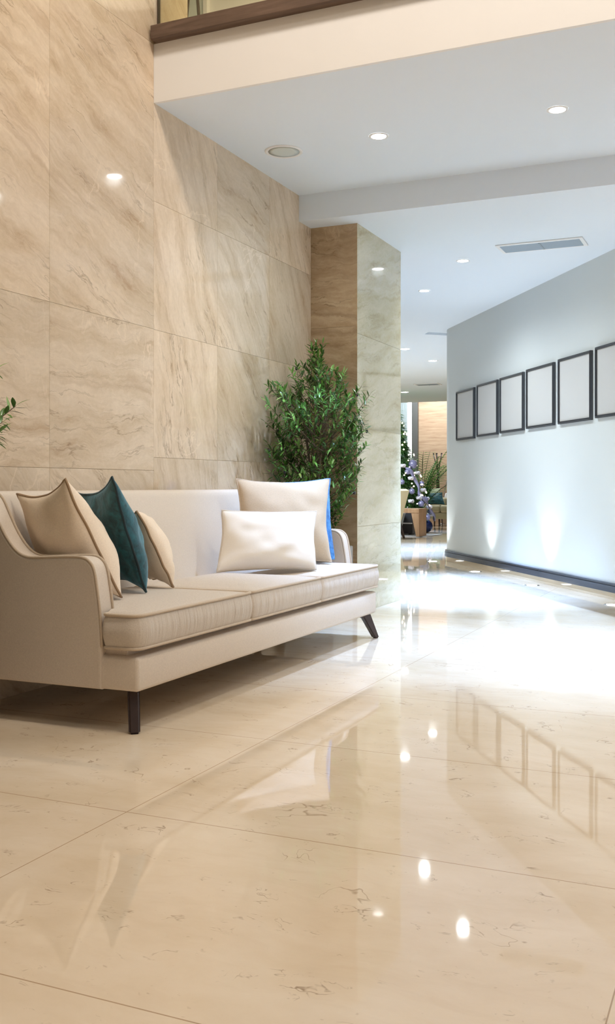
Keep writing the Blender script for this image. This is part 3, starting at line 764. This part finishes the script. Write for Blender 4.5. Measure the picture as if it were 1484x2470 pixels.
def olive_tree(label, bx, by, seed, env, lim, lean=1.0):
    rr = random.Random(seed); root = tag(empty('olive_tree', (bx, by, 0)), label, 'potted tree', None); B = Vector((bx, by, 0))
    hw = .17
    pl = MB(); pl.prism([(bx - hw, by - hw), (bx + hw, by - hw), (bx + hw, by + hw), (bx - hw, by + hw)], 'z', 0, .485, .006)
    po = pl.build('planter', M['planter'], root)
    MB().box(bx - hw + .02, bx + hw - .02, by - hw + .02, by + hw - .02, .47, .492, .004).build('soil', M['soil'], root)
    wood_ = MB(); stems = []
    for k in range(5):
        a = k * 1.3 + rr.random(); pts = []
        for i in range(9):
            t = i / 8; r_ = .02 + .09 * t * (1 if k else .1) + .02 * math.sin(3 * t + k)
            pts.append(B + Vector((r_ * math.cos(a + t * 1.4), r_ * math.sin(a + t * 1.4), .48 + (1.26 if k == 0 else .84 + .05 * k) * t * .92)))
        stems.append(pts); wood_.tube(pts, [.014 * (1 - .8 * i / 8) + .002 for i in range(9)], 7)
    vs, fs, uvs = [], [], []; ol = []
    zs_ = [e[0] for e in env]
    def R(z):
        for (z0, r0), (z1, r1) in zip(env, env[1:]):
            if z0 <= z <= z1: return r0 + (r1 - r0) * (z - z0) / (z1 - z0)
        return 0
    def lim_pt(p):
        q = p - B
        q.x = max(q.x, lim[0] + .02 * rr.random()); q.y = min(q.y, lim[1] - .02 * rr.random())
        return B + q
    n = 0
    while n < 270:
        z = rr.uniform(zs_[0], zs_[-1]); rz = R(z)
        if rr.random() > (rz / .40) + .12: continue
        a = rr.uniform(0, 2 * PI); f = rr.random() ** .42
        e = B + Vector((rz * f * math.cos(a) * .92, rz * f * math.sin(a) * (1.08 if math.sin(a) > 0 or z < .95 else 1.08 + .75 * lean), z))
        st = stems[rr.randrange(5)]; s0 = st[min(8, max(1, int((z - .52) / 1.15 * 8)))]
        dirv = (e - s0); dirv.z += .10 + .1 * rr.random(); 
        if dirv.length < .05: dirv = Vector((rr.uniform(-1, 1), rr.uniform(-1, 1), 1.0)) * .1
        dirn = dirv.normalized(); L = rr.uniform(.11, .19)
        p0 = e - dirn * L
        mid = s0 + (p0 - s0) * .5 + Vector((0, 0, -.02))
        if n % 2 == 0: wood_.tube([lim_pt(s0), lim_pt(mid), lim_pt(p0), lim_pt(e)], [.004, .0032, .0024, .0014], 5)
        else: wood_.tube([lim_pt(p0), lim_pt(e)], [.0024, .0013], 5)
        m = rr.randint(6, 9); droop = Vector((0, 0, rr.uniform(-.25, .25)))
        for i in range(m):
            t = (i + .4) / m; c = p0 + (e - p0) * t; sd = dirn.cross(Vector((0, 0, 1)))
            if sd.length < .1: sd = Vector((1, 0, 0))
            sd.normalize(); q = Matrix.Rotation(rr.uniform(0, PI) + i * 1.57, 3, dirn)
            for sg in (-1, 1):
                ld = (q @ sd) * sg * .85 + dirn * rr.uniform(.35, .8) + droop * .5
                ld.normalize(); u = min(1, max(0, rr.gauss(.38, .22) + (.25 if rr.random() < .07 else 0)))
                LL = rr.uniform(.050, .078) * (1 - .2 * t)
                cc = lim_pt(c); tip = cc + ld * LL
                if tip.x - bx < lim[0]: ld.x = abs(ld.x)
                if tip.y - by > lim[1]: ld.y = -abs(ld.y)
                leaf_into(vs, fs, uvs, cc, ld.normalized(), Vector((0, 0, 1)) + dirn * .3, LL, rr.uniform(.012, .018), u, rr.uniform(-.1, .35))
        leaf_into(vs, fs, uvs, lim_pt(e), dirn, Vector((0, 0, 1)), .05, .012, rr.random() * .5 + .4)
        if rr.random() < .10:
            ol.append(lim_pt(e - Vector((0, 0, .02))))
        n += 1
    vs = [(max(v[0], bx + lim[0] - .012), min(v[1], by + lim[1] + .015), v[2]) for v in vs]
    wood_.build('branches', M['bark'], root)
    f = MB(); f.add(vs, fs, uvs, True); f.build('foliage', M['olive_leaf'], root)
    for c in ol: MB().ball(c, .010, 6, 1.25).build('olive', M['olive'], root)
    return root
ENV = [(.72, .22), (.86, .28), (.95, .33), (1.05, .32), (1.18, .34), (1.30, .38), (1.44, .40), (1.54, .32), (1.62, .25), (1.66, .17), (1.70, .08), (1.84, .03)]
ENV_LOW = [(.72, .22), (.90, .28), (1.02, .33), (1.12, .38), (1.20, .43), (1.28, .34), (1.42, .29), (1.58, .22), (1.70, .10), (1.84, .03)]
olive_tree('leafy potted olive tree in the corner by the stone pier', -2.585, 5.99, 11, ENV, (-.225, .40))
olive_tree('potted olive tree at the left photo edge with one sprig showing', -2.585, 2.47, 23, ENV_LOW, (-.225, .6), 0.0)

# ================================================================== FAR LOUNGE
# tall fir with ornaments
TC = Vector((-6.13, 17.85, 0)); TH, TR_ = 2.38, .66
t = tag(empty('christmas_tree', TC), 'tall green Christmas tree half hidden by the stone pier', 'Christmas tree')
rr = random.Random(3)
MB().tube([TC + Vector((0, 0, .02)), TC + Vector((0, 0, TH - .1))], [.05, .012], 8).build('trunk', M['bark'], t)
MB().lathe([(.20, 0), (.24, .02), (.16, .20), (.15, .22)], TC, 20).build('stand', M['planter'], t)
vs, fs, uvs = [], [], []
def tree_r(z): return TR_ * max(.02, (TH - z) / (TH - .25)) ** .92
for k in range(2600):
    z = .22 + (TH - .22) * (1 - (1 - rr.random()) ** .55) if False else .22 + (TH - .24) * (1 - math.sqrt(rr.random()))
    a = rr.uniform(0, 2 * PI); r_ = tree_r(z) * (.35 + .65 * rr.random() ** .5)
    c = TC + Vector((r_ * math.cos(a) * .75, r_ * math.sin(a) * .75, z)); o_ = Vector((math.cos(a), math.sin(a), rr.uniform(-.35, .15))).normalized()
    u0 = rr.random()
    for j in range(5):
        d = (o_ + Vector((rr.uniform(-.7, .7), rr.uniform(-.7, .7), rr.uniform(-.4, .4)))).normalized()
        leaf_into(vs, fs, uvs, c, d, Vector((0, 0, 1)), rr.uniform(.09, .17), .02, min(1, max(0, u0 * .6 + rr.uniform(0, .35))), .2)
M['fir'] = leaf_mat('fir_needles', [(0.0, lin(40, 78, 42)), (0.5, lin(74, 130, 66)), (0.95, lin(140, 190, 104))], .5, .15)
f = MB(); f.add(vs, fs, uvs, True); f.build('foliage', M['fir'], t)
M['lamp_bulb'] = plain('warm_fairy_bulb', (1, .9, .75, 1), .4, emit=(1.0, .82, .58, 1), estr=9.0)
M['wire'] = plain('green_wire', lin(30, 50, 30), .6)
M['bauble'] = plain('lavender_bauble_gloss', lin(150, 152, 196), .18, .35)
M['flower'] = plain('white_petals', lin(232, 230, 240), .7)
M['ribbon'] = plain('lilac_grey_ribbon', lin(150, 150, 186), .35, .15)
M['navy_ball'] = plain('navy_glass_ball', lin(34, 48, 92), .12, .3)
def on_tree(a, z, f=1.0): r_ = tree_r(z) * f; return TC + Vector((r_ * math.cos(a), r_ * math.sin(a), z))
AV = -.55      # bearing (radians) of the visible side of the tree
lt = tag(empty('fairy_lights', TC + Vector((0, 0, .3))), 'string of warm fairy lights wound around the Christmas tree', 'fairy lights')
pts = []
for k in range(100):
    z = .52 + (TH - .58) * k / 100; a = -2.6 + 3.2 * abs(((k * .19) % 2) - 1) + rr.uniform(-.1, .1); p = on_tree(a, z + rr.uniform(-.04, .04), 1.10); pts.append(p)
    MB().ball(p + Vector((0, 0, .012)), .012 + .005 * rr.random(), 4).build('bulb', M['lamp_bulb'], lt)
MB().tube(pts, .003, 4).build('wire', M['wire'], lt)
GB = 'lavender baubles on the Christmas tree'
for k, (da, z, r_) in enumerate([(.30, 1.28, .085), (-.15, 1.14, .055), (.75, .92, .05), (-.1, .78, .055), (.2, .55, .06), (-.45, .95, .05), (.55, .62, .06), (.9, .40, .05), (-.35, .42, .06), (.35, .30, .055)]):
    p = on_tree(AV + da, z, 1.04); b_ = tag(empty('bauble', p), 'shiny lavender bauble hanging on the Christmas tree', 'bauble', GB)
    MB().ball(p, r_, 10).build('ball', M['bauble'], b_); MB().lathe([(.014, 0), (.014, .02), (.004, .03)], p + Vector((0, 0, r_ - .004)), 8).build('cap', M['chrome'], b_)
for k, (da, z) in enumerate([(.5, 1.12), (-.05, 1.02), (.6, .80), (.15, .66), (.95, .64), (-.2, .60), (.8, .48), (.1, .38), (-.5, .72), (1.0, .34), (.45, 1.32), (-.35, 1.25)]):
    p = on_tree(AV + da, z, 1.05); m = MB()
    for j in range(9):
        a = j * 2.4; d = Vector((math.cos(a) * .8, math.sin(a) * .8, .5 * math.sin(j * 1.7))).normalized(); q = p + d * .035
        m.ball(q, .028, 5, .7)
    o = m.build('silk_flower', M['flower']); tag(o, 'white silk flower fixed to the Christmas tree', 'ornament', 'white flowers on the Christmas tree')
rb = MB(); vs, fs = [], []
n = 40
for k in range(n + 1):
    q = k / n; z = 1.22 - 1.0 * q; a = AV - .15 + .95 * q + .1 * math.sin(q * 9); p = on_tree(a, z, 1.08); o_ = Vector((math.cos(a), math.sin(a), 0)); s_ = Vector((-o_.y, o_.x, 0)) 
    wv = .045 + .02 * math.sin(q * 14)
    for e_, of in ((-1, 0), (0, .03), (1, 0)): vs.append(p + s_ * (e_ * wv) + o_ * (of + .02 * math.sin(q * 23 + e_)))
for k in range(n):
    for j in range(2): fs.append([k * 3 + j, k * 3 + j + 1, k * 3 + j + 4, k * 3 + j + 3])
rb.add(vs, fs, None, True); o = rb.build('ribbon', M['ribbon']); md = o.modifiers.new('thickness', 'SOLIDIFY'); md.thickness = .004
tag(o, 'lilac grey ribbon trailing down the Christmas tree', 'ribbon')
p = Vector((-5.62, 18.12, .125)); b_ = tag(empty('floor_bauble', (p.x, p.y, 0)), 'large navy glass ball on the floor beside the Christmas tree', 'bauble')
MB().ball(p, .125, 14).build('ball', M['navy_ball'], b_); MB().lathe([(.03, 0), (.03, .03), (.008, .045)], p + Vector((0, 0, .118)), 10).build('cap', M['chrome'], b_)

# potted palm behind the tree
def palm(px_, py_, label):
    t = tag(empty('potted_palm', (px_, py_, 0)), label, 'potted palm'); B = Vector((px_, py_, 0)); rr = random.Random(5)
    MB().lathe([(.15, 0), (.20, .36), (.21, .38), (.18, .38), (.17, .34), (1e-7, .34)], B, 24).build('planter', M['planter'], t)
    vs, fs, uvs = [], [], []; st = MB()
    for k in range(26):
        a = k * 2.4 + rr.random() * .4; el = rr.uniform(.75, 1.35); L = rr.uniform(.75, 1.15); h0 = rr.uniform(.6, 1.25); pts = []
        for i in range(8):
            q = i / 7; r_ = L * q * math.cos(el) * (1 + .5 * q); z = h0 * q * .6 + L * q * math.sin(el) - .38 * q * q * L
            pts.append(B + Vector((r_ * math.cos(a), r_ * math.sin(a), .36 + z)))
        st.tube(pts, [.008 * (1 - .8 * i / 7) + .001 for i in range(8)], 5)
        for i in range(2, 8):
            for h in range(3):
                c = pts[i - 1] + (pts[i] - pts[i - 1]) * (h / 3); d0 = (pts[i] - pts[i - 1]).normalized(); sd = d0.cross(Vector((0, 0, 1))).normalized()
                for sg in (-1, 1):
                    d = (sd * sg * .8 + d0 * .75 + Vector((0, 0, -.15))).normalized()
                    leaf_into(vs, fs, uvs, c, d, Vector((0, 0, 1)), .26 * (1 - .5 * abs(i - 4) / 4), .036, min(1, max(0, .55 + rr.gauss(0, .2))), .35)
    st.build('stems', M['fir'], t)
    M['palm'] = leaf_mat('palm_leaves', [(0.0, lin(58, 116, 50)), (0.5, lin(98, 164, 72)), (0.95, lin(150, 200, 104))], .45, .4)
    f = MB(); f.add(vs, fs, uvs, True); f.build('fronds', M['palm'], t)
palm(-6.22, 19.70, 'green feathery palm in a pot behind the Christmas tree')

# rug, side table, cream armchair
M['rug'] = fabric('pale_grey_rug', lin(206, 210, 216), weave=300, bump=.6, var=.12)
tag(MB().box(-7.4, -5.12, 16.55, 17.5, .001, .014, .005).build('rug', M['rug']), 'pale grey rug under the oak side table', 'rug')
M['oak'] = wood('light_oak', lin(150, 116, 86), lin(182, 148, 116), (18, 18, 1.5), rough=.4)
t = tag(empty('side_table', (-5.45, 16.55, 0)), 'boxy light oak side table with tapered slab legs', 'side table')
MB().box(-5.98, -5.205, 16.36, 16.80, .415, .49, .004).build('table_top', M['oak'], t)
for x0, x1, xt in ((-5.205, -5.29, -5.345), (-5.98, -5.895, -5.84)):
    MB().prism([(x0, .015 if x0 > -5.5 else .015), (x0, .416), (xt, .416), (x0 - .05 if x0 > -5.5 else x0 + .05, .015)], 'y', 16.365, 16.795, .003).build('leg', M['oak'], t)
# dark low cabinet with a pale pedestal glass in front
M['charcoal'] = plain('charcoal_lacquer', lin(52, 54, 60), .35)
t = tag(empty('low_cabinet', (-5.85, 17.1, 0.014)), 'low charcoal cabinet seen under the oak side table', 'cabinet')
MB().box(-6.15, -5.52, 16.98, 17.20, .03, .42, .006).build('body', M['charcoal'], t)
MB().box(-6.15, -5.52, 16.965, 16.98, .205, .225, .003).build('shelf_edge', M['trim_white'], t)
for x in (-6.12, -5.6): MB().box(x, x + .05, 17.0, 17.18, .0145, .032).build('foot', M['charcoal'], t)
M['clear'] = plain('pale_translucent_glass', lin(206, 220, 226), .12)
t = tag(empty('glass_vase', (-5.68, 16.86, 0.014)), 'tall pale flared glass vase standing under the oak side table', 'vase')
MB().lathe([(.05, .002), (.055, .008), (.012, .02), (.012, .16), (.02, .20), (.07, .385), (.066, .385), (.016, .205), (1e-7, .20)], (-5.68, 16.86, .014), 24).build('body', M['clear'], t)

M['cream_leather'] = fabric('pale_yellow_upholstery', lin(234, 222, 182), weave=1200, bump=.1, var=.04)
t = tag(empty('armchair', (-5.56, 15.75, 0), 0), 'pale yellow upholstered armchair beside the stone pier', 'armchair')
cx, cy = -5.56, 15.75
MB().prism([(cx + .12, .16), (cx + .30, .80), (cx + .245, .83), (cx + .16, .825), (cx + .02, .42), (cx - .02, .18)], 'y', cy - .28, cy + .28, .02, 3).build('backrest', M['cream_leather'], t)
MB().box(cx - .42, cx + .08, cy - .27, cy + .27, .24, .43, .03, 3, True).build('seat', M['cream_leather'], t)
for yy in (cy - .30, cy + .25): MB().prism([(cx - .38, .22), (cx - .40, .56), (cx + .16, .66), (cx + .10, .2)], 'y', yy, yy + .06, .015, 2).build('armrest', M['cream_leather'], t)
for (x, y, dx) in ((cx + .15, cy - .22, .07), (cx + .15, cy + .22, .07), (cx - .34, cy - .22, -.04), (cx - .34, cy + .22, -.04)):
    MB().tube([(x, y, .24), (x + dx, y, .002)], [.030, .020], 8).build('leg', M['leg'], t)

# lounge sofa with cushions
M['olive_fab'] = fabric('olive_beige_fabric', lin(186, 178, 150), weave=500)
t = tag(empty('lounge_sofa', (-6.1, 21.4, 0)), 'long olive beige sofa against the oak wall', 'sofa')
MB().box(-7.0, -4.6, 20.98, 21.75, .16, .30, .02, 2).build('base_frame', M['olive_fab'], t)
for k in range(3): MB().box(-6.98 + k * .79, -6.20 + k * .79, 20.95, 21.5, .30, .46, .04, 3, True).build('seat_cushion', M['olive_fab'], t)
for k in range(3): MB().box(-6.98 + k * .79, -6.20 + k * .79, 21.45, 21.75, .40, .62, .04, 3, True).build('back_cushion', M['olive_fab'], t)
for x in (-6.9, -4.7):
    for y in (21.05, 21.68): MB().tube([(x, y, .17), (x, y, .001)], [.025, .018], 8).build('leg', M['leg'], t)
M['pgreen'] = fabric('pale_green_fabric', lin(190, 200, 168), weave=700)
pillow('dark teal cushion on the far olive beige sofa', (-6.52, 21.02, .72), (-6.20, 21.16, .74), (-6.12, 21.08, .475), (-6.46, 20.99, .475), .10, M['teal'], M['teal_pipe'], seed=9.1)
pillow('pale green cushion behind the teal cushion on the far sofa', (-6.62, 21.28, .84), (-6.30, 21.34, .83), (-6.28, 21.25, .475), (-6.58, 21.20, .475), .10, M['pgreen'], M['pgreen'], seed=3.1)
# coat stand of crossed rods
t = tag(empty('coat_stand', (-6.53, 21.95, 0)), 'coat stand of crossed dark rods beside the far sofa', 'coat stand')
for k in range(5):
    a = k * 2 * PI / 5 + .35; c, s_ = math.cos(a), math.sin(a)
    MB().tube([(-6.53 + .10 * c, 21.95 + .10 * s_, .001), (-6.53 + .016 * math.cos(a + 1.5), 21.95 + .016 * math.sin(a + 1.5), 1.15), (-6.53 - .05 * c, 21.95 - .06 * s_, 1.38), (-6.53 - .10 * c, 21.95 - .10 * s_, 1.60)], [.014, .013, .012, .012], 8).build('rod', M['leg'], t)
    MB().ball((-6.53 - .10 * c, 21.95 - .10 * s_, 1.61), .018, 6).build('knob', M['leg'], t)
MB().lathe([(.03, 0), (.03, .05)], (-6.53, 21.95, 1.12), 12).build('collar', M['leg'], t)
# white tub chair and thin arc lamp
t = tag(empty('tub_chair', (-6.17, 22.0, 0)), 'white round backed chair by the oak wall', 'chair')
MB().lathe([(.02, .02), (.18, .0), (.18, .015), (.03, .03), (.03, .42), (1e-7, .42)], (-6.17, 22.0, .001), 20).build('pedestal', M['chrome'], t)
m = MB(); vs, fs = [], []
for i in range(13):
    a = -.2 + (PI + .4) * i / 12
    for z, r_ in ((.42, .20), (.62, .22), (.80, .22 - .03 * abs(math.cos(a)))):
        vs.append((-6.17 + r_ * math.cos(a), 22.0 + r_ * .8 * math.sin(a), z - (.14 * max(0, abs(math.cos(a)) - .4) if z > .7 else 0)))
for i in range(12):
    for j in range(2): fs.append([i * 3 + j, (i + 1) * 3 + j, (i + 1) * 3 + j + 1, i * 3 + j + 1])
m.add(vs, fs, None, True); o = m.build('shell', M['trim_white'], t); md = o.modifiers.new('thickness', 'SOLIDIFY'); md.thickness = .02
MB().lathe([(.20, .42), (.215, .44), (.20, .47), (1e-7, .47)], (-6.17, 22.0, 0), 24).build('seat', M['trim_white'], t)
t = tag(empty('arc_lamp', (-6.51, 22.2, 0)), 'thin steel arc lamp behind the white chair', 'floor lamp')
MB().lathe([(.07, 0), (.07, .02), (.02, .03)], (-6.51, 22.2, .001), 24).build('base', M['chrome'], t)
pts = [(-6.51 + .9 * (1 - math.cos(q * 1.5)) * .5, 22.2, .02 + 1.45 * math.sin(q * 1.5)) for q in [i / 12 for i in range(13)]]
MB().tube(pts, .009, 8).build('stem', M['chrome'], t)
MB().lathe([(.03, .06), (.09, 0), (.085, 0), (.028, .055)], (pts[-1][0], 22.2, pts[-1][2] - .07), 20, cap=False).build('lamp_shade', M['chrome'], t)
